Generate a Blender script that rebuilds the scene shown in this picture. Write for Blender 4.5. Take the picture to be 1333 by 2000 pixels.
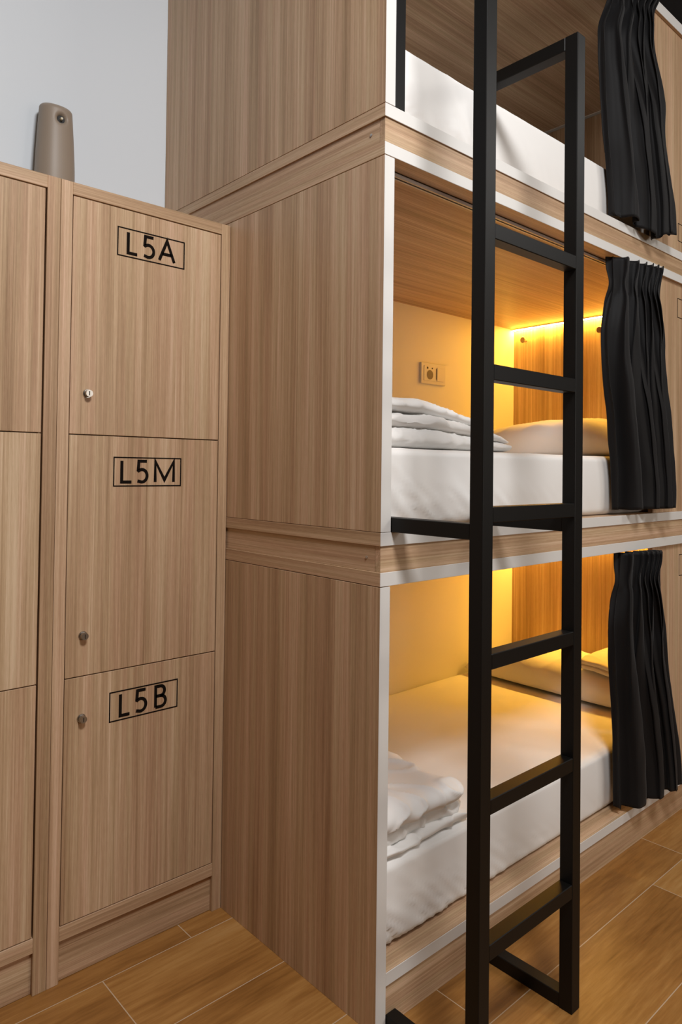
import bpy, bmesh, math, random
from mathutils import Vector, noise, Matrix

random.seed(5)
S = bpy.context.scene
for o in list(bpy.data.objects):
    bpy.data.objects.remove(o, do_unlink=True)
COL = S.collection

# ------------------------------------------------------------------ camera, world, lights, exposure
cd = bpy.data.cameras.new('camera')
cam = bpy.data.objects.new('camera', cd)
COL.objects.link(cam)
S.camera = cam
cam.location = (-1.173653, -1.201289, 1.313644)
cam.rotation_euler = (1.588381157, -0.011438505, -0.757195365)
cd.sensor_fit = 'VERTICAL'
cd.sensor_height = 36.0
cd.lens = 1398.3094 * 36.0 / 2000.0
cd.shift_x = (666.5 - 722.5676) / 2000.0
cd.shift_y = (893.3831 - 1000.0) / 2000.0
cd.clip_start = 0.02

w = bpy.data.worlds.new('world')
S.world = w
w.use_nodes = True
w.node_tree.nodes['Background'].inputs['Color'].default_value = (0.6, 0.65, 0.7, 1)
w.node_tree.nodes['Background'].inputs['Strength'].default_value = 0.05


def area(name, loc, target, sx, sy, power, col):
    l = bpy.data.lights.new(name, 'AREA')
    l.shape = 'RECTANGLE'
    l.size, l.size_y, l.energy, l.color = sx, sy, power, col
    o = bpy.data.objects.new(name, l)
    o.location = loc
    d = Vector(target) - Vector(loc)
    o.rotation_euler = d.to_track_quat('-Z', 'Y').to_euler()
    COL.objects.link(o)
    return o


area('ceiling_light', (-0.62, -1.50, 3.40), (-0.4, -0.3, 0.8), 0.6, 0.6, 80, (1.0, 0.99, 0.985))
area('ceiling_light', (2.40, -2.15, 3.40), (1.0, -0.3, 1.2), 0.6, 0.6, 25, (1.0, 0.97, 0.93))
area('room_light', (1.60, -3.6, 1.90), (0.6, 0.0, 1.2), 1.5, 1.3, 34, (1.0, 0.93, 0.84))

S.view_settings.view_transform = 'Standard'
S.view_settings.look = 'None'
S.view_settings.gamma = 1.0
S.view_settings.exposure = 0.0
S.view_settings.use_curve_mapping = False


# ------------------------------------------------------------------ materials
def new_mat(name):
    m = bpy.data.materials.new(name)
    m.use_nodes = True
    nt = m.node_tree
    return m, nt, nt.nodes['Principled BSDF']


def plain(name, col, rough=0.5, metal=0.0, spec=0.5):
    m, nt, b = new_mat(name)
    b.inputs['Base Color'].default_value = (*col, 1)
    b.inputs['Roughness'].default_value = rough
    b.inputs['Metallic'].default_value = metal
    b.inputs['Specular IOR Level'].default_value = spec
    return m


def mth(nt, op, a, b=None, c=None):
    n = nt.nodes.new('ShaderNodeMath')
    n.operation = op
    for i, v in enumerate((a, b, c)):
        if v is None:
            continue
        if isinstance(v, (int, float)):
            n.inputs[i].default_value = v
        else:
            nt.links.new(v, n.inputs[i])
    return n.outputs[0]


def noise_tex(nt, vec, scale_vec, detail=2.0, rough=0.5, loc=None):
    mp = nt.nodes.new('ShaderNodeMapping')
    mp.inputs['Scale'].default_value = scale_vec
    nt.links.new(vec, mp.inputs['Vector'])
    nz = nt.nodes.new('ShaderNodeTexNoise')
    nz.inputs['Scale'].default_value = 1.0
    nz.inputs['Detail'].default_value = detail
    nz.inputs['Roughness'].default_value = rough
    nt.links.new(mp.outputs[0], nz.inputs['Vector'])
    return nz.outputs['Fac']


def ramp(nt, fac, stops):
    r = nt.nodes.new('ShaderNodeValToRGB')
    els = r.color_ramp.elements
    els[0].position, els[0].color = stops[0][0], (*stops[0][1], 1)
    els[1].position, els[1].color = stops[-1][0], (*stops[-1][1], 1)
    for p, c in stops[1:-1]:
        e = els.new(p)
        e.color = (*c, 1)
    nt.links.new(fac, r.inputs['Fac'])
    return r.outputs['Color']


WOOD_STOPS = [(0.26, (0.285, 0.172, 0.092)), (0.44, (0.430, 0.278, 0.164)),
              (0.56, (0.530, 0.360, 0.224)), (0.74, (0.700, 0.515, 0.358))]


def wood(name, axis, gain=1.0, rough=0.42):
    """oak-look laminate: fine straight streaks along one axis"""
    m, nt, b = new_mat(name)
    tc = nt.nodes.new('ShaderNodeTexCoord')
    oi = nt.nodes.new('ShaderNodeObjectInfo')
    off = nt.nodes.new('ShaderNodeVectorMath')
    off.operation = 'MULTIPLY_ADD'
    cmb = nt.nodes.new('ShaderNodeCombineXYZ')
    for i in range(3):
        nt.links.new(oi.outputs['Random'], cmb.inputs[i])
    nt.links.new(cmb.outputs[0], off.inputs[0])
    off.inputs[1].default_value = (7.3, 5.1, 3.7)
    nt.links.new(tc.outputs['Object'], off.inputs[2])
    vec = off.outputs[0]

    def sc(across, along):
        v = [across] * 3
        v['XYZ'.index(axis)] = along
        return v
    n1 = noise_tex(nt, vec, sc(14, 0.35), 2, 0.5)
    n2 = noise_tex(nt, vec, sc(64, 0.9), 4, 0.68)
    n3 = noise_tex(nt, vec, sc(330, 2.2), 2, 0.6)
    n4 = noise_tex(nt, vec, sc(420, 38), 2, 0.6)
    s = mth(nt, 'MULTIPLY', n1, 0.34)
    s = mth(nt, 'MULTIPLY_ADD', n2, 0.36, s)
    s = mth(nt, 'MULTIPLY_ADD', n3, 0.30, s)
    s = mth(nt, 'MULTIPLY_ADD', n4, 0.10, mth(nt, 'SUBTRACT', s, 0.05))
    # stretch contrast round the middle
    s = mth(nt, 'MULTIPLY_ADD', mth(nt, 'SUBTRACT', s, 0.5), 1.55, 0.5)
    col = ramp(nt, s, [(p, tuple(min(1, v * gain) for v in c)) for p, c in WOOD_STOPS])
    # some streaks lean pink, others olive
    n5 = noise_tex(nt, vec, sc(38, 0.5), 3, 0.6)
    tint = ramp(nt, n5, [(0.36, (1.03, 0.985, 1.0)), (0.64, (0.98, 1.008, 0.975))])
    mt = nt.nodes.new('ShaderNodeMixRGB')
    mt.blend_type = 'MULTIPLY'
    mt.inputs['Fac'].default_value = 1.0
    nt.links.new(col, mt.inputs['Color1'])
    nt.links.new(tint, mt.inputs['Color2'])
    nt.links.new(mt.outputs[0], b.inputs['Base Color'])
    b.inputs['Roughness'].default_value = rough
    b.inputs['Specular IOR Level'].default_value = 0.35
    bp = nt.nodes.new('ShaderNodeBump')
    bp.inputs['Strength'].default_value = 0.08
    bp.inputs['Distance'].default_value = 0.001
    nt.links.new(n3, bp.inputs['Height'])
    nt.links.new(bp.outputs[0], b.inputs['Normal'])
    return m


def fabric(name, col, rough=0.9, bump=0.0006, sheen=0.0, scale=900):
    m, nt, b = new_mat(name)
    b.inputs['Base Color'].default_value = (*col, 1)
    b.inputs['Roughness'].default_value = rough
    b.inputs['Specular IOR Level'].default_value = 0.2
    b.inputs['Sheen Weight'].default_value = sheen
    tc = nt.nodes.new('ShaderNodeTexCoord')
    n = noise_tex(nt, tc.outputs['Object'], (scale, scale, scale), 2)
    bp = nt.nodes.new('ShaderNodeBump')
    bp.inputs['Strength'].default_value = 0.25
    bp.inputs['Distance'].default_value = bump
    nt.links.new(n, bp.inputs['Height'])
    nt.links.new(bp.outputs[0], b.inputs['Normal'])
    return m


def floor_mat():
    m, nt, b = new_mat('floor_tile')
    tc = nt.nodes.new('ShaderNodeTexCoord')
    sp = nt.nodes.new('ShaderNodeSeparateXYZ')
    nt.links.new(tc.outputs['Object'], sp.inputs[0])
    X, Y = sp.outputs[0], sp.outputs[1]
    PW, PL = 0.2524, 1.1145
    v = mth(nt, 'DIVIDE', mth(nt, 'SUBTRACT', 0.6035, Y), PW)        # row 0 starts at 0.6035, going down
    row = mth(nt, 'FLOOR', v)
    fv = mth(nt, 'SUBTRACT', v, row)
    # row -1 joint at -0.134, row 0 at -0.387: offset -0.253 per row
    u = mth(nt, 'DIVIDE', mth(nt, 'ADD', mth(nt, 'ADD', X, 0.387), mth(nt, 'MULTIPLY', row, 0.253)), PL)
    cu = mth(nt, 'FLOOR', u)
    fu = mth(nt, 'SUBTRACT', u, cu)
    dv = mth(nt, 'MULTIPLY', mth(nt, 'MINIMUM', fv, mth(nt, 'SUBTRACT', 1.0, fv)), PW)
    du = mth(nt, 'MULTIPLY', mth(nt, 'MINIMUM', fu, mth(nt, 'SUBTRACT', 1.0, fu)), PL)
    d = mth(nt, 'MINIMUM', dv, du)
    g = mth(nt, 'LESS_THAN', d, 0.0013)
    idv = nt.nodes.new('ShaderNodeCombineXYZ')
    nt.links.new(cu, idv.inputs[0])
    nt.links.new(row, idv.inputs[1])
    wn = nt.nodes.new('ShaderNodeTexWhiteNoise')
    wn.noise_dimensions = '3D'
    nt.links.new(idv.outputs[0], wn.inputs['Vector'])
    off = nt.nodes.new('ShaderNodeVectorMath')
    off.operation = 'MULTIPLY_ADD'
    nt.links.new(wn.outputs['Color'], off.inputs[0])
    off.inputs[1].default_value = (9, 9, 9)
    nt.links.new(tc.outputs['Object'], off.inputs[2])
    n1 = noise_tex(nt, off.outputs[0], (1.6, 9, 9), 5, 0.62)
    n2 = noise_tex(nt, off.outputs[0], (7, 90, 90), 3, 0.65)
    s = mth(nt, 'ADD', mth(nt, 'MULTIPLY', n1, 0.62), mth(nt, 'MULTIPLY', n2, 0.38))
    s = mth(nt, 'ADD', s, mth(nt, 'MULTIPLY', mth(nt, 'SUBTRACT', wn.outputs['Value'], 0.5), 0.10))
    col = ramp(nt, s, [(0.30, (0.205, 0.084, 0.018)), (0.47, (0.335, 0.152, 0.038)),
                       (0.58, (0.420, 0.210, 0.060)), (0.75, (0.50, 0.280, 0.100))])
    mx = nt.nodes.new('ShaderNodeMixRGB')
    nt.links.new(g, mx.inputs['Fac'])
    nt.links.new(col, mx.inputs['Color1'])
    mx.inputs['Color2'].default_value = (0.54, 0.40, 0.27, 1)
    nt.links.new(mx.outputs[0], b.inputs['Base Color'])
    b.inputs['Roughness'].default_value = 0.38
    b.inputs['Specular IOR Level'].default_value = 0.4
    h = mth(nt, 'ADD', mth(nt, 'MULTIPLY', n2, 0.3), mth(nt, 'MULTIPLY', mth(nt, 'SUBTRACT', 1.0, g), 1.0))
    bp = nt.nodes.new('ShaderNodeBump')
    bp.inputs['Strength'].default_value = 0.2
    bp.inputs['Distance'].default_value = 0.001
    nt.links.new(h, bp.inputs['Height'])
    nt.links.new(bp.outputs[0], b.inputs['Normal'])
    return m


def paint(name, col, rough=0.7):
    m, nt, b = new_mat(name)
    tc = nt.nodes.new('ShaderNodeTexCoord')
    n = noise_tex(nt, tc.outputs['Object'], (160, 160, 160), 3)
    b.inputs['Base Color'].default_value = (*col, 1)
    b.inputs['Roughness'].default_value = rough
    bp = nt.nodes.new('ShaderNodeBump')
    bp.inputs['Strength'].default_value = 0.06
    bp.inputs['Distance'].default_value = 0.001
    nt.links.new(n, bp.inputs['Height'])
    nt.links.new(bp.outputs[0], b.inputs['Normal'])
    return m


def emit(name, col, strength):
    m, nt, b = new_mat(name)
    b.inputs['Base Color'].default_value = (0.8, 0.8, 0.8, 1)
    b.inputs['Emission Color'].default_value = (*col, 1)
    b.inputs['Emission Strength'].default_value = strength
    return m


WZ = wood('oak_laminate_upright_grain', 'Z')
WX = wood('oak_laminate_long_grain', 'X')
WY = wood('oak_laminate_cross_grain', 'Y')
WHITE_EDGE = plain('white_edge_band', (0.70, 0.685, 0.66), 0.45)
CREAM = paint('white_laminate', (0.80, 0.765, 0.70), 0.55)
WALL = paint('white_wall_paint', (0.695, 0.745, 0.795), 0.8)
WALL_DARK = paint('tan_wall_paint', (0.17, 0.12, 0.08), 0.7)
CEIL = paint('dark_ceiling_paint', (0.02, 0.02, 0.022), 0.9)
BLACK = paint('black_powder_coat', (0.0032, 0.0028, 0.0024), 0.48)
BLACK.node_tree.nodes['Principled BSDF'].inputs['Specular IOR Level'].default_value = 0.27
INK = plain('black_print', (0.008, 0.005, 0.0035), 0.85, 0.0, 0.1)
CHROME = plain('chrome', (0.36, 0.34, 0.32), 0.3, 1.0)
DARK = plain('dark_slot', (0.01, 0.009, 0.008), 0.6)
ALU = plain('brushed_aluminium', (0.50, 0.47, 0.45), 0.38, 0.7)
SHEET = fabric('white_cotton', (0.80, 0.785, 0.765), 0.9)
PILLOWM = fabric('white_pillow_cotton', (0.80, 0.78, 0.75), 0.9)
TERRY = fabric('cream_terry', (0.74, 0.68, 0.56), 1.0, 0.003, 0.2, 350)
CURT = fabric('black_blackout_fabric', (0.0055, 0.005, 0.0055), 0.62, 0.0005, 0.06, 1200)
TAUPE = plain('taupe_plastic', (0.290, 0.232, 0.180), 0.48, 0.0)
NOZZLE = plain('cream_plastic', (0.72, 0.66, 0.5), 0.4)
PLATE = plain('white_plastic', (0.74, 0.70, 0.64), 0.35)
SOCKET = plain('grey_socket', (0.16, 0.12, 0.10), 0.5)
LED = emit('warm_led', (1.0, 0.535, 0.072), 185.0)
LED_OFF = plain('unlit_diffuser', (0.45, 0.42, 0.38), 0.5)
STEEL = plain('zinc_screw', (0.5, 0.48, 0.45), 0.35, 0.9)
PEGWOOD = wood('peg_wood', 'X', 0.75)
FLOOR = floor_mat()


# ------------------------------------------------------------------ builders
def world_loc(o):
    v = Vector((0, 0, 0))
    while o is not None:
        v += Vector(o.location)
        o = o.parent
    return v


def obj(name, bm, mats, parent=None, smooth=False, loc=None):
    """link a bmesh (in world coordinates) as one mesh object"""
    org = Vector(loc) if loc is not None else (world_loc(parent) if parent else None)
    if org is None:
        xs = [v.co for v in bm.verts]
        org = Vector(((min(c.x for c in xs) + max(c.x for c in xs)) / 2,
                      (min(c.y for c in xs) + max(c.y for c in xs)) / 2, min(c.z for c in xs)))
    bmesh.ops.translate(bm, verts=bm.verts, vec=-org)
    bmesh.ops.recalc_face_normals(bm, faces=bm.faces)
    me = bpy.data.meshes.new(name)
    bm.to_mesh(me)
    bm.free()
    for m in (mats if isinstance(mats, (list, tuple)) else [mats]):
        me.materials.append(m)
    if smooth:
        for p in me.polygons:
            p.use_smooth = True
    o = bpy.data.objects.new(name, me)
    COL.objects.link(o)
    if parent:
        o.parent = parent
        o.location = org - world_loc(parent)
    else:
        o.location = org
    return o


def thing(name, label, cat, loc, group=None):
    o = bpy.data.objects.new(name, None)
    o.empty_display_size = 0.05
    COL.objects.link(o)
    o.location = loc
    return tag(o, label, cat, group)


def tag(o, label, cat, group=None):
    o['label'] = label
    o['category'] = cat
    if group:
        o['group'] = group
    return o


def structure(o):
    o['kind'] = 'structure'
    return o


def box(bm, x0, x1, y0, y1, z0, z1, bev=0.0012, seg=1, matfn=None):
    tmp = bmesh.new()
    bmesh.ops.create_cube(tmp, size=1.0)
    for v in tmp.verts:
        v.co = Vector((x0 + (v.co.x + .5) * (x1 - x0), y0 + (v.co.y + .5) * (y1 - y0), z0 + (v.co.z + .5) * (z1 - z0)))
    if bev:
        bmesh.ops.bevel(tmp, geom=list(tmp.edges), offset=bev, segments=seg, affect='EDGES', profile=0.5)
    if matfn:
        tmp.normal_update()
        for f in tmp.faces:
            f.material_index = matfn(f.normal)
    me = bpy.data.meshes.new('tmp')
    tmp.to_mesh(me)
    tmp.free()
    bm.from_mesh(me)
    bpy.data.meshes.remove(me)
    return bm


def bx(*a, **k):
    return box(bmesh.new(), *a, **k)


def cyl(bm, center, axis, r, length, seg=24, r2=None):
    """cylinder starting at center, going along axis"""
    a = Vector(axis).normalized()
    q = Vector((0, 0, 1)).rotation_difference(a).to_matrix().to_4x4()
    M = Matrix.Translation(Vector(center) + a * length / 2) @ q
    bmesh.ops.create_cone(bm, cap_ends=True, segments=seg, radius1=r, radius2=r if r2 is None else r2, depth=length, matrix=M)
    return bm


def rounded(bm, c, h, r, cuts=(40, 40, 10), disp=None):
    """soft rounded block, evenly gridded, optional displacement function(p, n) -> Vector"""
    tmp = {}

    def vert(p):
        k = tuple(round(v, 6) for v in p)
        if k in tmp:
            return tmp[k]
        P = Vector((p[0] * h[0], p[1] * h[1], p[2] * h[2]))
        inner = Vector([max(-(h[i] - r[i]), min(h[i] - r[i], P[i])) for i in range(3)])
        d = Vector([(P[i] - inner[i]) / max(r[i], 1e-6) for i in range(3)])
        L = d.length
        n = d.normalized() if L > 0 else Vector((0, 0, 1))
        if L > 0:
            P = inner + Vector([n[i] * r[i] for i in range(3)])
        P = P + Vector(c)
        if disp:
            P = P + disp(P, n)
        tmp[k] = bm.verts.new(P)
        return tmp[k]

    def grid(n):
        return [-1 + 2 * i / n for i in range(n + 1)]
    G = [grid(n) for n in cuts]
    for ax in range(3):
        a, b2 = [i for i in range(3) if i != ax]
        for side in (-1, 1):
            for i in range(cuts[a]):
                for j in range(cuts[b2]):
                    q = []
                    for (ii, jj) in ((i, j), (i + 1, j), (i + 1, j + 1), (i, j + 1)):
                        p = [0, 0, 0]
                        p[ax] = side
                        p[a] = G[a][ii]
                        p[b2] = G[b2][jj]
                        q.append(vert(p))
                    try:
                        bm.faces.new(q)
                    except ValueError:
                        pass
    return bm


def ridged(p, s, sx=1, sy=1, sz=1, seed=0.0):
    v = noise.noise(Vector((p[0] * s * sx + seed, p[1] * s * sy + seed * 1.7, p[2] * s * sz - seed)))
    return 1.0 - abs(v) * 2.0


# ------------------------------------------------------------------ key dimensions
T = 0.033                       # side panel thickness
W_END = 1.971                   # inner face of the head-end panel
D_IN = 1.0247                   # inner face of the back panel
WALL_Y = 1.095
YL = 0.6677                     # locker fronts
TIERS = [                       # panel foot, slab bottom, slab top, panel head, cap top
    dict(foot=0.0, s0=0.101, s1=0.1324, p1=1.0396, cap=1.0725),
    dict(foot=1.1662, s0=1.1346, s1=1.1662, p1=2.0619, cap=2.0928),
    dict(foot=2.1847, s0=2.1530, s1=2.1847, p1=3.0500, cap=3.0900)]

# ------------------------------------------------------------------ room shell
structure(obj('floor', bx(-2.6, 4.6, -4.4, WALL_Y + .1, -0.05, 0, bev=0), FLOOR, loc=(0, 0, 0)))
structure(obj('ceiling', bx(-2.6, 4.6, -4.4, WALL_Y + .1, 3.5, 3.55, bev=0), CEIL))
structure(obj('wall_back', bx(-2.6, 4.6, WALL_Y, WALL_Y + .1, 0, 3.5, bev=0), WALL))
structure(obj('wall_front', bx(-2.6, 4.6, -4.5, -4.4, 0, 3.5, bev=0), WALL_DARK))
structure(obj('wall_left', bx(-2.7, -2.6, -4.4, WALL_Y, 0, 3.5, bev=0), WALL_DARK))
structure(obj('wall_right', bx(4.6, 4.7, -4.4, WALL_Y, 0, 3.5, bev=0), WALL_DARK))


# ------------------------------------------------------------------ sleeping pods
def slab_mats(n):
    if n.y < -.5:
        return 0
    if abs(n.x) > .45:
        return 2
    return 1


def panel_mats(n):
    return 0 if n.y < -.5 else 1


def frame_lines(bm, x0, x1, z0, z1, y, t=0.0024, d=0.0008):
    box(bm, x0, x1, y - d, y, z1 - t, z1, bev=0)
    box(bm, x0, x1, y - d, y, z0, z0 + t, bev=0)
    box(bm, x0, x0 + t, y - d, y, z0 + t, z1 - t, bev=0)
    box(bm, x1 - t, x1, y - d, y, z0 + t, z1 - t, bev=0)
    return bm


def make_pod(k, label, sign, outlet, pegs, lit):
    t = TIERS[k]
    XE = W_END + T
    root = thing('bunk_pod', label, 'bunk bed', (XE / 2, D_IN / 2, 0 if k == 0 else TIERS[k - 1]['cap']), 'stacked bunk pods')
    yb = WALL_Y - 0.001
    # side panel facing the lockers, white edge to the aisle
    obj('side_panel', bx(0, T, 0, yb, t['foot'] + (0 if k == 0 else .0010), t['p1'] - .0016, bev=.0006, matfn=panel_mats), [WHITE_EDGE, WZ], root)
    obj('head_panel', bx(W_END, XE, 0.004, yb, t['foot'] + (0 if k == 0 else .0010), t['p1'] - .0008, matfn=panel_mats), [WHITE_EDGE, WZ], root)
    if k == 0:
        obj('bed_board', bx(T, W_END, 0.0, yb, t['s0'], t['s1'], bev=.0008, matfn=slab_mats), [WHITE_EDGE, WX, WY], root)
        obj('plinth', bx(T, W_END, 0.005, 0.023, 0.0, t['s0'], bev=.0006), WX, root)
    else:
        obj('bed_board', bx(0, XE, 0.0, yb, t['s0'], t['s1'], bev=.0008, matfn=slab_mats), [WHITE_EDGE, WX, WY], root)
        zp = TIERS[k - 1]['cap']
        # recessed plinth between the pods: front rail and side rail
        pf = obj('plinth_front', bx(0.0035, XE, 0.004, 0.022, zp, t['s0'], bev=.0006), WX, root)
        ps = obj('plinth_side', bx(0.004, 0.022, 0.0228, yb, zp, t['s0'], bev=.0006), WY, root)
        sc = bmesh.new()
        cyl(sc, (0.0045, 0.052, zp + (t['s0'] - zp) * .52), (-1, 0, 0), 0.0035, 0.0022, 16)
        cyl(sc, (0.0023, 0.052, zp + (t['s0'] - zp) * .52), (-1, 0, 0), 0.0014, 0.0006, 12)
        obj('screw', sc, STEEL, ps)
    obj('roof_board', bx(0, XE, 0.0, yb, t['p1'], t['cap'], bev=.0008, matfn=slab_mats), [WHITE_EDGE, WX, WY], root)
    obj('back_panel', bx(T, W_END, D_IN, D_IN + .018, t['s1'], t['p1'], bev=0), CREAM if k < 2 else CREAM, root)
    fp = obj('front_panel', bx(1.425, W_END, 0.0125, 0.0305, t['s1'], t['p1'], bev=.0006), WZ, root)
    if sign:
        z0, z1, x0 = sign
        obj('number_sign', frame_lines(bmesh.new(), x0, x0 + .2, z0, z1, 0.0125), INK, fp)
    rail = bmesh.new()
    zr = t['p1']
    box(rail, T + .002, 1.42, 0.0555, 0.0595, zr - .011, zr, bev=.0004)
    box(rail, T + .002, 1.42, 0.0705, 0.0745, zr - .011, zr, bev=.0004)
    box(rail, T + .002, 1.42, 0.0555, 0.0745, zr - .003, zr, bev=.0004)
    box(rail, T + .002, 1.42, 0.0595, 0.0620, zr - .011, zr - .009, bev=0)
    box(rail, T + .002, 1.42, 0.0680, 0.0705, zr - .011, zr - .009, bev=0)
    obj('curtain_rail', rail, ALU, root)
    lsb = bmesh.new()
    ya, yb2 = 0.06, D_IN - .004
    prof = [(W_END - .003, zr - .0005), (W_END - .003, zr - .0070), (W_END - .019, zr - .0040), (W_END - .019, zr - .0005)]
    ra = [lsb.verts.new((px, ya, pz)) for px, pz in prof]
    rb = [lsb.verts.new((px, yb2, pz)) for px, pz in prof]
    for i in range(4):
        f = lsb.faces.new((ra[i], ra[(i + 1) % 4], rb[(i + 1) % 4], rb[i]))
        f.material_index = 1 if i == 1 else 0
    lsb.faces.new(ra)
    lsb.faces.new(rb)
    obj('light_strip', lsb, [PLATE, LED if lit else LED_OFF], root)
    for (py, pz) in pegs:
        pg = bmesh.new()
        cyl(pg, (W_END, py, pz), (-1, 0, 0), 0.0075, 0.024, 20)
        cyl(pg, (W_END - .022, py, pz), (-1, 0, 0), 0.0150, 0.006, 28, 0.0165)
        cyl(pg, (W_END - .028, py, pz), (-1, 0, 0), 0.0165, 0.004, 28, 0.0135)
        obj('coat_peg', pg, PEGWOOD, root)
    if outlet:
        x0, x1, z0, z1 = outlet
        yo = D_IN
        pl = obj('power_outlet', bx(x0, x1, yo - .011, yo, z0, z1, bev=.002, seg=2), PLATE, root)
        w_, h_ = x1 - x0, z1 - z0
        b1 = bmesh.new()
        box(b1, x0 + w_ * .10, x0 + w_ * .57, yo - .013, yo - .0105, z0 + h_ * .14, z0 + h_ * .86, bev=.001)
        obj('socket_insert', b1, PLATE, pl)
        so = bmesh.new()
        cx = x0 + w_ * .335
        cyl(so, (cx, yo - .0128, z0 + h_ * .44), (0, -1, 0), h_ * .225, 0.0012, 32)
        obj('socket_hole', so, SOCKET, pl)
        for dx, rr in ((-.10, .055), (.09, .04)):
            dot = bmesh.new()
            cyl(dot, (cx + w_ * dx, yo - .0128, z0 + h_ * .76), (0, -1, 0), h_ * rr, 0.001, 16)
            obj('pin_hole', dot, DARK, pl)
        sw = bmesh.new()
        box(sw, x0 + w_ * .625, x0 + w_ * .90, yo - .0145, yo - .0105, z0 + h_ * .17, z0 + h_ * .83, bev=.0012)
        obj('light_switch', sw, PLATE, pl)
        gp = bmesh.new()
        box(gp, x0 + w_ * .59, x0 + w_ * .618, yo - .0118, yo - .0105, z0 + h_ * .25, z0 + h_ * .78, bev=0)
        obj('switch_gap', gp, SOCKET, pl)
    return root


make_pod(0, 'bottom bunk pod standing on the floor, lit by a warm strip', (0.911, 0.995, 1.655), (1.2355, 1.399, 0.828, 0.925), [], True)
make_pod(1, 'middle bunk pod of the stack, warm strip light along its ceiling', (1.928, 2.005, 1.632), (1.238, 1.408, 1.715, 1.811), [(0.950, 1.9985), (0.518, 1.9935)], True)
make_pod(2, 'top bunk pod of the stack, dark and unlit inside', (2.232, 2.303, 1.634), None, [], False)


# ------------------------------------------------------------------ lockers
def stroke(bm, pts, wd, y, d=0.0007, closed=False):
    """flat ribbon lettering stroke in the XZ plane, mitred, with a little thickness"""
    n = len(pts)
    L, R = [], []
    P = [Vector((p[0], p[1])) for p in pts]
    for i in range(n):
        if i == 0:
            tn = (P[1] - P[0]).normalized()
            m = Vector((-tn.y, tn.x)) * wd / 2
        elif i == n - 1:
            tn = (P[-1] - P[-2]).normalized()
            m = Vector((-tn.y, tn.x)) * wd / 2
        else:
            a = (P[i] - P[i - 1]).normalized()
            b2 = (P[i + 1] - P[i]).normalized()
            na = Vector((-a.y, a.x))
            nb = Vector((-b2.y, b2.x))
            m = (na + nb)
            m = m / max(m.length_squared, .35) * 2 * wd / 2
        L.append(P[i] + m)
        R.append(P[i] - m)
    fr = [(bm.verts.new((l.x, y - d, l.y)), bm.verts.new((r_.x, y - d, r_.y))) for l, r_ in zip(L, R)]
    bk = [(bm.verts.new((l.x, y, l.y)), bm.verts.new((r_.x, y, r_.y))) for l, r_ in zip(L, R)]
    for i in range(n - 1):
        bm.faces.new((fr[i][0], fr[i][1], fr[i + 1][1], fr[i + 1][0]))
        bm.faces.new((fr[i][0], fr[i + 1][0], bk[i + 1][0], bk[i][0]))
        bm.faces.new((fr[i][1], bk[i][1], bk[i + 1][1], fr[i + 1][1]))
    return bm


def arc(cx, cz, rx, rz, a0, a1, n=20):
    return [(cx + rx * math.cos(math.radians(a0 + (a1 - a0) * i / n)), cz + rz * math.sin(math.radians(a0 + (a1 - a0) * i / n))) for i in range(n + 1)]


GLYPH = {
    'L': [[(0, 1), (0, 0.0), (1, 0.0)]],
    '5': [[(0.90, 1.0), (0.14, 1.0), (0.08, 0.555)] + arc(0.44, 0.30, 0.50, 0.30, 128, -112, 26) + [(0.02, 0.05)]],
    'A': [[(0, 0), (0.5, 1.02), (1, 0)], [(0.19, 0.34), (0.81, 0.34)]],
    'M': [[(0, 0), (0, 1.0), (0.5, 0.10), (1, 1.0), (1, 0)]],
    'B': [[(0, 0), (0, 1), (0.45, 1)] + arc(0.50, 0.765, 0.38, 0.235, 90, -90, 14) + [(0.02, 0.53)],
          [(0.45, 0.53)] + arc(0.52, 0.265, 0.47, 0.265, 90, -90, 16) + [(0, 0)]],
}


def lettering(bm, text, spans, x0, x1, z0, z1, y):
    wd = 0.0085
    for ch, (a, b2) in zip(text, spans):
        ax, bx_ = x0 + (x1 - x0) * a + wd / 2, x0 + (x1 - x0) * b2 - wd / 2
        az, bz = z0 + (z1 - z0) * .10 + wd / 2, z0 + (z1 - z0) * .92 - wd / 2
        for st in GLYPH[ch]:
            stroke(bm, [(ax + p[0] * (bx_ - ax), az + p[1] * (bz - az)) for p in st], wd, y)
    return bm


DOORZ = [(1.3985, 2.0150), (0.7700, 1.3958), (0.1448, 0.7673)]


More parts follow.
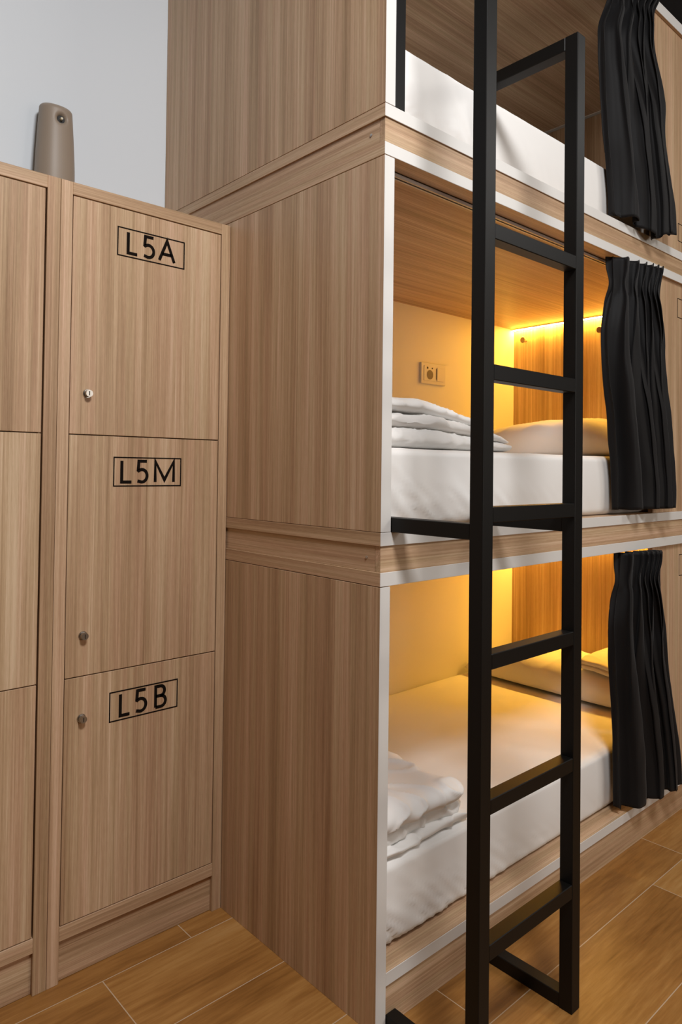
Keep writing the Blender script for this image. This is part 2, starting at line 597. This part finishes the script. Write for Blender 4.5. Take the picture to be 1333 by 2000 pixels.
def make_locker(x0, x1, label, texts, grp, sr=0.0295, gap=0.0022):
    s = 0.0295
    root = thing('locker_column', label, 'locker', ((x0 + x1) / 2, (YL + WALL_Y) / 2, 0), grp)
    yb = WALL_Y - .002
    top, bot0, bot1 = 2.05, 0.1058, 0.1425
    obj('side_board', bx(x0, x0 + s, YL, yb, 0, top, bev=.0008), WZ, root)
    obj('side_board', bx(x1 - sr, x1, YL, yb, 0, top, bev=.0008), WZ, root)
    obj('top_board', bx(x0 + s, x1 - sr, YL, yb, 2.0178, top, bev=.0008), WX, root)
    obj('bottom_board', bx(x0 + s, x1 - sr, YL + .0005, yb, bot0, bot1, bev=.0008), WX, root)
    obj('toe_kick', bx(x0 + s, x1 - sr, YL + .012, YL + .030, 0.001, bot0, bev=.0006), WX, root)
    obj('back_board', bx(x0 + s, x1 - sr, yb - .012, yb, bot1, 2.0178, bev=0), WZ, root)
    for z in (1.3972, 0.7686):
        obj('shelf', bx(x0 + s, x1 - sr, YL + .0245, yb - .012, z - .009, z + .009, bev=0), WX, root)
    dx0, dx1 = x0 + s + .0022, x1 - sr - gap
    for i, (z0, z1) in enumerate(DOORZ):
        dr = obj('door', bx(dx0, dx1, YL + .0012, YL + .0192, z0, z1, bev=.0008), WZ, root, loc=(dx0, YL + .0012, z0))
        yf = YL + .0012
        lx, lz = dx0 + .0445, (1.505, 0.874, 0.660)[i]
        lk = bmesh.new()
        cyl(lk, (lx, yf, lz), (0, -1, 0), 0.0118, 0.0034, 28, 0.0108)
        cyl(lk, (lx, yf - .0034, lz), (0, -1, 0), 0.0094, 0.0125, 28, 0.0090)
        lo = obj('cam_lock', lk, CHROME, dr)
        lo['label'] = 'small chrome key lock'
        sl = bmesh.new()
        box(sl, lx - .0009, lx + .0009, yf - .0167, yf - .0155, lz - .0055, lz + .0055, bev=0)
        # keyhole belongs to the lock face
        me = bpy.data.meshes.new('tmp')
        bmesh.ops.translate(sl, verts=sl.verts, vec=-(world_loc(lo)))
        for f in sl.faces:
            f.material_index = 1
        b3 = bmesh.new()
        b3.from_mesh(lo.data)
        sl.to_mesh(me)
        b3.from_mesh(me)
        b3.to_mesh(lo.data)
        b3.free()
        sl.free()
        bpy.data.meshes.remove(me)
        lo.data.materials.append(DARK)
        if texts:
            txt, spans, lz0, lz1 = texts[i]
            bl0, bl1 = -0.354, -0.1532
            lb = frame_lines(bmesh.new(), bl0, bl1, lz0, lz1, yf, 0.0032)
            lettering(lb, txt, spans, bl0, bl1, lz0, lz1, yf)
            nb = obj('number_sign', lb, INK, dr)
            nb['label'] = 'black %s lettering in a thin black box' % txt
            dr['label'] = 'locker door marked %s' % txt
    return root


make_locker(-0.5037, -0.0015, 'oak locker column with doors lettered L5A, L5M and L5B, beside the bunks',
            [('L5A', ((.132, .305), (.357, .555), (.59, .86)), 1.8862, 1.9655),
             ('L5M', ((.097, .278), (.318, .512), (.582, .903)), 1.2611, 1.3416),
             ('L5B', ((.134, .308), (.354, .55), (.643, .836)), 0.6308, 0.7112)], 'oak locker columns')
make_locker(-1.0130, -0.5046, 'oak locker column at the left edge, only partly in view, no lettering seen', None, 'oak locker columns', 0.0330, 0.0042)


# ------------------------------------------------------------------ air freshener on the wall
def make_dispenser():
    cx, zb, zt = -0.389, 2.135, 2.428
    yw = WALL_Y - .0015
    root = thing('air_freshener_dispenser', 'taupe plastic air freshener dispenser on the white wall above the lockers', 'air freshener', (cx, yw - .045, zb))
    bm = bmesh.new()
    N, M = 72, 60
    a0, dep = 0.0570, 0.092
    yc = yw - .004 - dep * .46
    nz = Vector((cx + .004, yc - dep * .54, zb + .231))
    rings = []
    for j in range(M + 1):
        v = j / M
        # v up to .86 is the body, the rest closes the domed top
        if v < .8:
            q = v / .8
            f, tz = 1.0, q * .93
        else:
            q = (v - .8) / .2
            f, tz = max(0.0, math.cos(q * math.pi / 2)) ** .55, .93 + .07 * math.sin(q * math.pi / 2)
        wsc = (1.0 - .20 * max(0, tz - .25) ** 1.25 / (.75 ** 1.25)) * f
        ring = []
        for i in range(N):
            th = 2 * math.pi * i / N
            c_, s_ = math.cos(th), math.sin(th)
            ex = .92
            x = cx + a0 * wsc * math.copysign(abs(c_) ** ex, c_)
            yy = math.copysign(abs(s_) ** ex, s_)
            y = yc + (dep * .46 if yy > 0 else dep * .54) * yy * (wsc if yy < 0 else max(f, 0))
            front = max(0.0, min(1.0, (yc + dep * .46 - y) / dep))
            z = zb + (zt - zb) * tz * (1 - .075 * front * tz ** 4)
            p = Vector((x, y, z))
            d = (Vector((p.x, p.y * .5, p.z)) - Vector((nz.x, nz.y * .5, nz.z))).length
            if d < .03 and y < yc:
                p.y += .026 * math.exp(-(d / .0125) ** 2.8)
            ring.append(bm.verts.new(p))
        rings.append(ring)
    for j in range(M):
        for i in range(N):
            bm.faces.new((rings[j][i], rings[j][(i + 1) % N], rings[j + 1][(i + 1) % N], rings[j + 1][i]))
    bm.faces.new(rings[0])
    bmesh.ops.remove_doubles(bm, verts=bm.verts, dist=.0002)
    obj('body', bm, TAUPE, root, smooth=True)
    obj('back_plate', bx(cx - .032, cx + .040, yw - .006, yw, zb + .01, zb + .22, bev=.002), TAUPE, root)
    n1 = bmesh.new()
    cyl(n1, (nz.x, nz.y + .023, nz.z - .001), (0, -1, -.1), 0.0112, 0.007, 24)
    obj('spray_opening', n1, DARK, root)
    n2 = bmesh.new()
    cyl(n2, (nz.x - .0005, nz.y + .018, nz.z), (0, -1, -.1), 0.0040, 0.012, 20, .0034)
    obj('spray_nozzle', n2, NOZZLE, root)


make_dispenser()


# ------------------------------------------------------------------ ladder
def make_ladder():
    root = thing('bunk_ladder', 'black square-tube steel ladder standing in front of the bunks', 'ladder', (0.2335, -0.254, 0))
    LX, RX = (0.033, 0.069), (0.398, 0.434)
    yf, yk = -0.272, -0.236
    for (x0, x1), top in ((LX, 2.80), (RX, 2.407)):
        obj('upright', bx(x0, x1, yf, yk, 0.0, top, bev=.0018, seg=2), BLACK, root)
        obj('top_arm', bx(x0 + .0005, x1 - .0005, yk, 0.036, top - .0345, top, bev=.0015), BLACK, root)
        obj('rear_post', bx(x0 + .0012, x1 - .0005, 0.0015, 0.036, 2.1852, top - .0345, bev=.0015), BLACK, root)
        obj('bracket_arm', bx(x0 + .0012, x1 - .0005, yk, 0.036, 1.1667, 1.2010, bev=.0015), BLACK, root)
        obj('foot_bar', bx(x0 + .0012, x1 - .0005, yk, 0.004, 0.0, 0.034, bev=.0015), BLACK, root)
    for z0, z1 in ((1.8138, 1.8474), (1.5095, 1.5435), (1.2038, 1.2375), (.8914, .9247), (.5849, .6178), (.2777, .3121)):
        obj('rung', bx(LX[1], RX[0], yf + .0005, yk - .0005, z0, z1, bev=.0015), BLACK, root)


make_ladder()


# ------------------------------------------------------------------ mattresses
def make_mattress(k, label, y0, h=0.207):
    z0 = TIERS[k]['s1'] + .0006
    x0, x1, y1 = T + .006, W_END - .02, D_IN - .004
    c = ((x0 + x1) / 2, (y0 + y1) / 2, z0 + h / 2)
    hh = ((x1 - x0) / 2, (y1 - y0) / 2, h / 2)

    def disp(p, n):
        d = Vector((0, 0, 0))
        if n.y < -.3:                                  # front side: tucked-sheet creases towards foot and lower edge
            q = (p.z - z0) / h
            low = max(0.0, 1 - q / .62)
            nearL = math.exp(-max(0, p.x - x0 - .10) / .30)
            fan = p.x + (p.z - z0) * (1.15 if k < 2 else .6)
            cr = max(0, ridged((fan, 0, p.z), 30, 1, 1, .10, 3.1 + k * 7)) ** 4
            cr2 = max(0, ridged((fan, 0, p.z), 13, 1, 1, .2, 8.4 + k * 3)) ** 3
            am = (.0100 * low ** .8 + .0008) * (nearL + .10)
            soft = .006 if k == 2 else .0015
            am *= min(1.0, .15 + q / .10) * (1.25 if k == 0 else 1.0)
            d.y += -(cr * am + cr2 * (am * .9 + soft * nearL * (1 - .5 * q)))
            d.y += .0015 * noise.noise(Vector((p.x * 3.1, k * 9.0, p.z * 5)))
            d.y += .006 * (1 - 4 * (q - .5) ** 2) * -1
            d.y = max(d.y, -.0115)
        if n.z > .5:
            d.z += -.0032 + .0020 * noise.noise(Vector((p.x * 4, p.y * 4, k * 5.0))) + .0008 * (ridged((p.x, p.y, 0), 9, .5, 1.8, 1, k * 3.3) ** 4 - .3)
        if n.z < -.5:
            d.z = 0
        return d
    bm = rounded(bmesh.new(), c, hh, (.022, .022, .022), (170, 70, 26), disp)
    o = obj('mattress', bm, SHEET, None, smooth=True)
    return tag(o, label, 'mattress', 'mattresses in the bunks')


make_mattress(0, 'white sheeted mattress in the bottom bunk, glowing warm under the light', .062)
make_mattress(1, 'white sheeted mattress in the middle bunk, its smooth side facing the aisle', .050)
make_mattress(2, 'white sheeted mattress in the unlit top bunk', .050)
MT = [TIERS[k]['s1'] + .207 for k in range(3)]


# ------------------------------------------------------------------ pillows
def pillow_top(u, v):
    e = max(0.0, (1 - abs(u) ** 3.0)) * max(0.0, (1 - abs(v) ** 3.2))
    return e ** .42


class Pillow:
    def __init__(self, x0, x1, y0, y1, z0, hgt, seed, near=0.0):
        self.x0, self.x1, self.y0, self.y1, self.z0, self.h, self.seed, self.near = x0, x1, y0, y1, z0, hgt, seed, near

    def xy(self, u, v):
        px = u * (1 - .05 * (1 - v * v) * (abs(u) ** 4))
        pv = v * (1 - .03 * (1 - u * u) * (abs(v) ** 4))
        return (self.x0 + self.x1) / 2 + px * (self.x1 - self.x0) / 2, (self.y0 + self.y1) / 2 + pv * (self.y1 - self.y0) / 2

    def top(self, u, v):
        x, y = self.xy(u, v)
        t = pillow_top(u, v)
        wr = (ridged((x, y, self.seed), 9, 1.1, .7, 1, self.seed) ** 3 - .35) * .007 + noise.noise(Vector((x * 5, y * 5, self.seed))) * .012
        return self.z0 + .030 * (1 - t) + self.h * t * (1 - self.near * v) + wr * t

    def bottom(self, u, v):
        return self.z0 + .0008 + .026 * (1 - pillow_top(u, v))

    def build(self, label):
        bm = bmesh.new()
        NU, NV = 64, 100
        top, bot = {}, {}
        for i in range(NU + 1):
            for j in range(NV + 1):
                u, v = -1 + 2 * i / NU, -1 + 2 * j / NV
                x, y = self.xy(u, v)
                top[i, j] = bm.verts.new((x, y, self.top(u, v)))
                rim = i in (0, NU) or j in (0, NV)
                bot[i, j] = top[i, j] if rim else bm.verts.new((x, y, self.bottom(u, v)))
        for i in range(NU):
            for j in range(NV):
                bm.faces.new((top[i, j], top[i + 1, j], top[i + 1, j + 1], top[i, j + 1]))
                q = []
                for kk in ((i, j), (i, j + 1), (i + 1, j + 1), (i + 1, j)):
                    if bot[kk] not in q:
                        q.append(bot[kk])
                try:
                    bm.faces.new(q)
                except ValueError:
                    pass
        o = obj('pillow', bm, PILLOWM, None, smooth=True)
        return tag(o, label, 'pillow', 'pillows at the head ends')


Pillow(1.455, 1.945, .18, .985, MT[1], .172, 2.0, .08).build('plump white pillow at the head of the middle bunk')
PB = Pillow(1.55, 1.945, .16, 1.0, MT[0], .150, 5.0)
PB.build('white pillow with a folded towel on it in the bottom bunk')


def make_towel():
    x0, x1, y0, y1 = 1.600, 1.90, .17, .412

    def surf(x, y):
        u = (x - (PB.x0 + PB.x1) / 2) / ((PB.x1 - PB.x0) / 2)
        v = (y - (PB.y0 + PB.y1) / 2) / ((PB.y1 - PB.y0) / 2)
        u, v = max(-.97, min(.97, u)), max(-.97, min(.97, v))
        return max(PB.top(min(.99, max(-.99, u + a)), min(.99, max(-.99, v + b2))) for a in (-.12, -.06, 0, .06, .12) for b2 in (-.08, -.04, 0, .04, .08))
    bm = bmesh.new()
    for lay in range(2):
        th = .019

        def disp(p, n, lay=lay):
            z = surf(p.x, p.y) + .0098 + lay * (th - .0005) + p.z
            return Vector((noise.noise(p * 30 + Vector((lay, 0, 0))) * .003, noise.noise(p * 30) * .003, z - p.z + .0008 * abs(noise.noise(p * 160))))
        rounded(bm, ((x0 + x1) / 2 + .004 * lay, (y0 + y1) / 2 + .003 * (lay % 2), 0), ((x1 - x0) / 2, (y1 - y0) / 2, th / 2), (.007, .007, .0063), (44, 44, 6), disp)
    o = obj('towel', bm, TERRY, None, smooth=True)
    tag(o, 'cream folded towel lying on the bottom bunk pillow beside the curtain', 'towel')


make_towel()


# ------------------------------------------------------------------ folded duvets
def make_duvet(name, layers, label, seed, amp=.010, taper=None):
    bm = bmesh.new()
    for li, (x0, x1, y0, y1, z0, z1, rx, ry, skew) in enumerate(layers):
        c = ((x0 + x1) / 2, (y0 + y1) / 2, (z0 + z1) / 2)
        h = ((x1 - x0) / 2, (y1 - y0) / 2, (z1 - z0) / 2)
        base = layers[0][4]
        def disp(p, n, li=li, c=c, h=h, z0=z0, skew=skew):
            d = Vector((0, 0, 0))
            u, v = (p.x - c[0]) / h[0], (p.y - c[1]) / h[1]
            s = seed + li * 4.3
            lift = skew(u, v) if skew else 0
            big = noise.noise(Vector((p.x * 5, p.y * 5, s)))
            cr = ridged((p.x + .5 * p.y, p.y, p.z), 13, 1.0, .8, 1.2, s) ** 3
            if n.z > -.3:
                d.z += big * amp * .7 + (cr - .35) * amp * .55
            d += Vector((n.x, n.y, 0)) * ((cr - .4) * amp * .8 + amp * .9 * noise.noise(Vector((p.x * 8, p.y * 8, s + p.z * 14))))
            d.z += lift
            if taper:
                d.z = base + (p.z + d.z - base) * taper(p.x) - p.z
            if p.z + d.z < base + .0006:
                d.z = base + .0006 - p.z
            return d
        hz = h[2]
        rounded(bm, c, h, (rx, ry, hz * .98), (64, 64, 12), disp)
    o = obj(name, bm, SHEET, None, smooth=True)
    return tag(o, label, 'duvet', 'folded duvets at the foot ends')


zm = MT[1]
make_duvet('duvet', [
    (.055, .690, .10, .72, zm, zm + .056, .05, .045, None),
    (.055, .685, .112, .72, zm + .052, zm + .098, .06, .05, None),
    (.060, .680, .135, .72, zm + .094, zm + .143, .10, .08, None)],
    'white duvet folded in three layers at the foot of the middle bunk', 1.0, .009,
    lambda x: 1.0 - .60 * max(0, min(1, (x - .30) / .38)) ** 1.35)
zb = MT[0]
make_duvet('duvet', [
    (.045, .43, .070, .66, zb, zb + .020, .04, .02, None),
    (.045, .425, .085, .66, zb + .016, zb + .058, .04, .03, None),
    (.045, .415, .062, .66, zb + .052, zb + .118, .06, .06, None)],
    'crumpled white duvet folded at the foot of the bottom bunk', 11.0, .015)


# ------------------------------------------------------------------ curtains
def lerp_keys(keys, t):
    for (a, va), (b2, vb) in zip(keys, keys[1:]):
        if t <= b2:
            q = (t - a) / (b2 - a)
            q = q * q * (3 - 2 * q)
            return va + (vb - va) * q
    return keys[-1][1]


PLEATS = (1.2, 2.2, .9, 1.5, .7, .8, .7, .75, .6, .65, .55, .6, .5)      # crowded at the heading
FOLDS = (1.5, 2.6, 1.5, 1.9, 1.3, 1.6, 1.2)                              # fewer, wider at the hem


def phase(steps, rnd):
    cps = [0.0]
    for st in steps:
        cps.append(cps[-1] + st * rnd.uniform(.85, 1.15))
    tot = cps[-1]

    def f(s):
        a = s * tot
        k = 0
        while k < len(cps) - 2 and a > cps[k + 1]:
            k += 1
        return (k + (a - cps[k]) / (cps[k + 1] - cps[k])) * math.pi
    return f


def make_curtain(z0, z1, xl, xr, yl, yr, label, seed, dip=0.0):
    """gathered curtain; xl/xr/yl/yr are keyed from heading (0) to hem (1)"""
    rnd = random.Random(seed)
    NS, NT = 260, 80
    f_top, f_hem = phase(PLEATS, rnd), phase(FOLDS, rnd)
    bm = bmesh.new()
    vs = {}
    for j in range(NT + 1):
        t = j / NT
        for i in range(NS + 1):
            s = i / NS
            # uneven pleat phase, wandering a little on the way down
            sp = min(1.0, max(0.0, s + .018 * noise.noise(Vector((s * 6, t * 2.2, seed)))))
            ph = f_top(sp)
            mixw = min(1.0, max(0.0, (t - .10) / .55))
            mixw = mixw * mixw * (3 - 2 * mixw)
            wa, wb = math.sin(ph), math.sin(f_hem(sp) + .4 * noise.noise(Vector((s * 3, t * 2, seed + 21))))
            wv = wa * (1 - mixw) + wb * mixw
            if t > .14:
                sharp = math.copysign(abs(wa) ** .8, wa) * (1 - mixw) + math.copysign(abs(wb) ** .9, wb) * mixw
            else:
                sharp = math.copysign(abs(wa) ** 1.1, wa)
            pinch = math.exp(-((t - .105) / .045) ** 2)
            am = .024 + .010 * t + .006 * noise.noise(Vector((s * 3, t * 1.3, seed + 9)))
            am *= (1 - .45 * pinch) * (1 - .45 * t * s)
            am *= min(1.0, .35 + 6 * min(s, 1 - s) + .4)
            x = lerp_keys(xl, t) * (1 - s) + lerp_keys(xr, t) * s
            yc = lerp_keys(yl, t) * (1 - s) + lerp_keys(yr, t) * s
            x += .012 * math.sin(ph * 2 + 1.0) * (1 - .4 * t) + .006 * noise.noise(Vector((s * 10, t * 4, seed + 3)))
            y = yc + sharp * am + .003 * noise.noise(Vector((s * 14, t * 9, seed + 5)))
            z = z1 + (z0 - z1) * t + (.004 * noise.noise(Vector((s * 9, 0, seed))) * t) + (.0015 * wv * (1 - t) ** 6) - dip * math.exp(-((s - .62) / .17) ** 2) * t ** 4
            if dip and z < z0:
                y = min(y, -.004 - .1 * max(0, y + .004))
            vs[i, j] = bm.verts.new((x, y, z))
    for j in range(NT):
        for i in range(NS):
            bm.faces.new((vs[i, j], vs[i + 1, j], vs[i + 1, j + 1], vs[i, j + 1]))
    o = obj('curtain', bm, CURT, None, smooth=True)
    md = o.modifiers.new('thickness', 'SOLIDIFY')
    md.thickness = .0018
    md.offset = 0
    return tag(o, label, 'curtain', 'black bunk curtains')


make_curtain(.160, 1.0355,
             [(0, 1.165), (.11, 1.160), (.3, 1.128), (1, 1.155)], [(0, 1.370), (.11, 1.355), (.35, 1.405), (1, 1.515)],
             [(0, .008), (.15, .008), (1, -.004)], [(0, -.044), (1, -.060)],
             'black curtain gathered at the side of the bottom bunk, reaching down near the floor', 3)
make_curtain(1.187, 2.0578,
             [(0, 1.100), (.11, 1.100), (.3, 1.066), (1, 1.125)], [(0, 1.365), (.11, 1.342), (.3, 1.385), (1, 1.460)],
             [(0, .008), (.15, .008), (1, -.004)], [(0, -.044), (1, -.060)],
             'black curtain gathered at the side of the middle bunk', 8)
make_curtain(2.196, 3.0460,
             [(0, 1.090), (.11, 1.080), (.28, 1.028), (1, 1.098)], [(0, 1.335), (.11, 1.290), (.2, 1.285), (.5, 1.375), (1, 1.450)],
             [(0, .008), (.15, .008), (1, .000)], [(0, -.044), (1, -.060)],
             'black curtain at the side of the top bunk, its heading out of the picture', 15, .040)
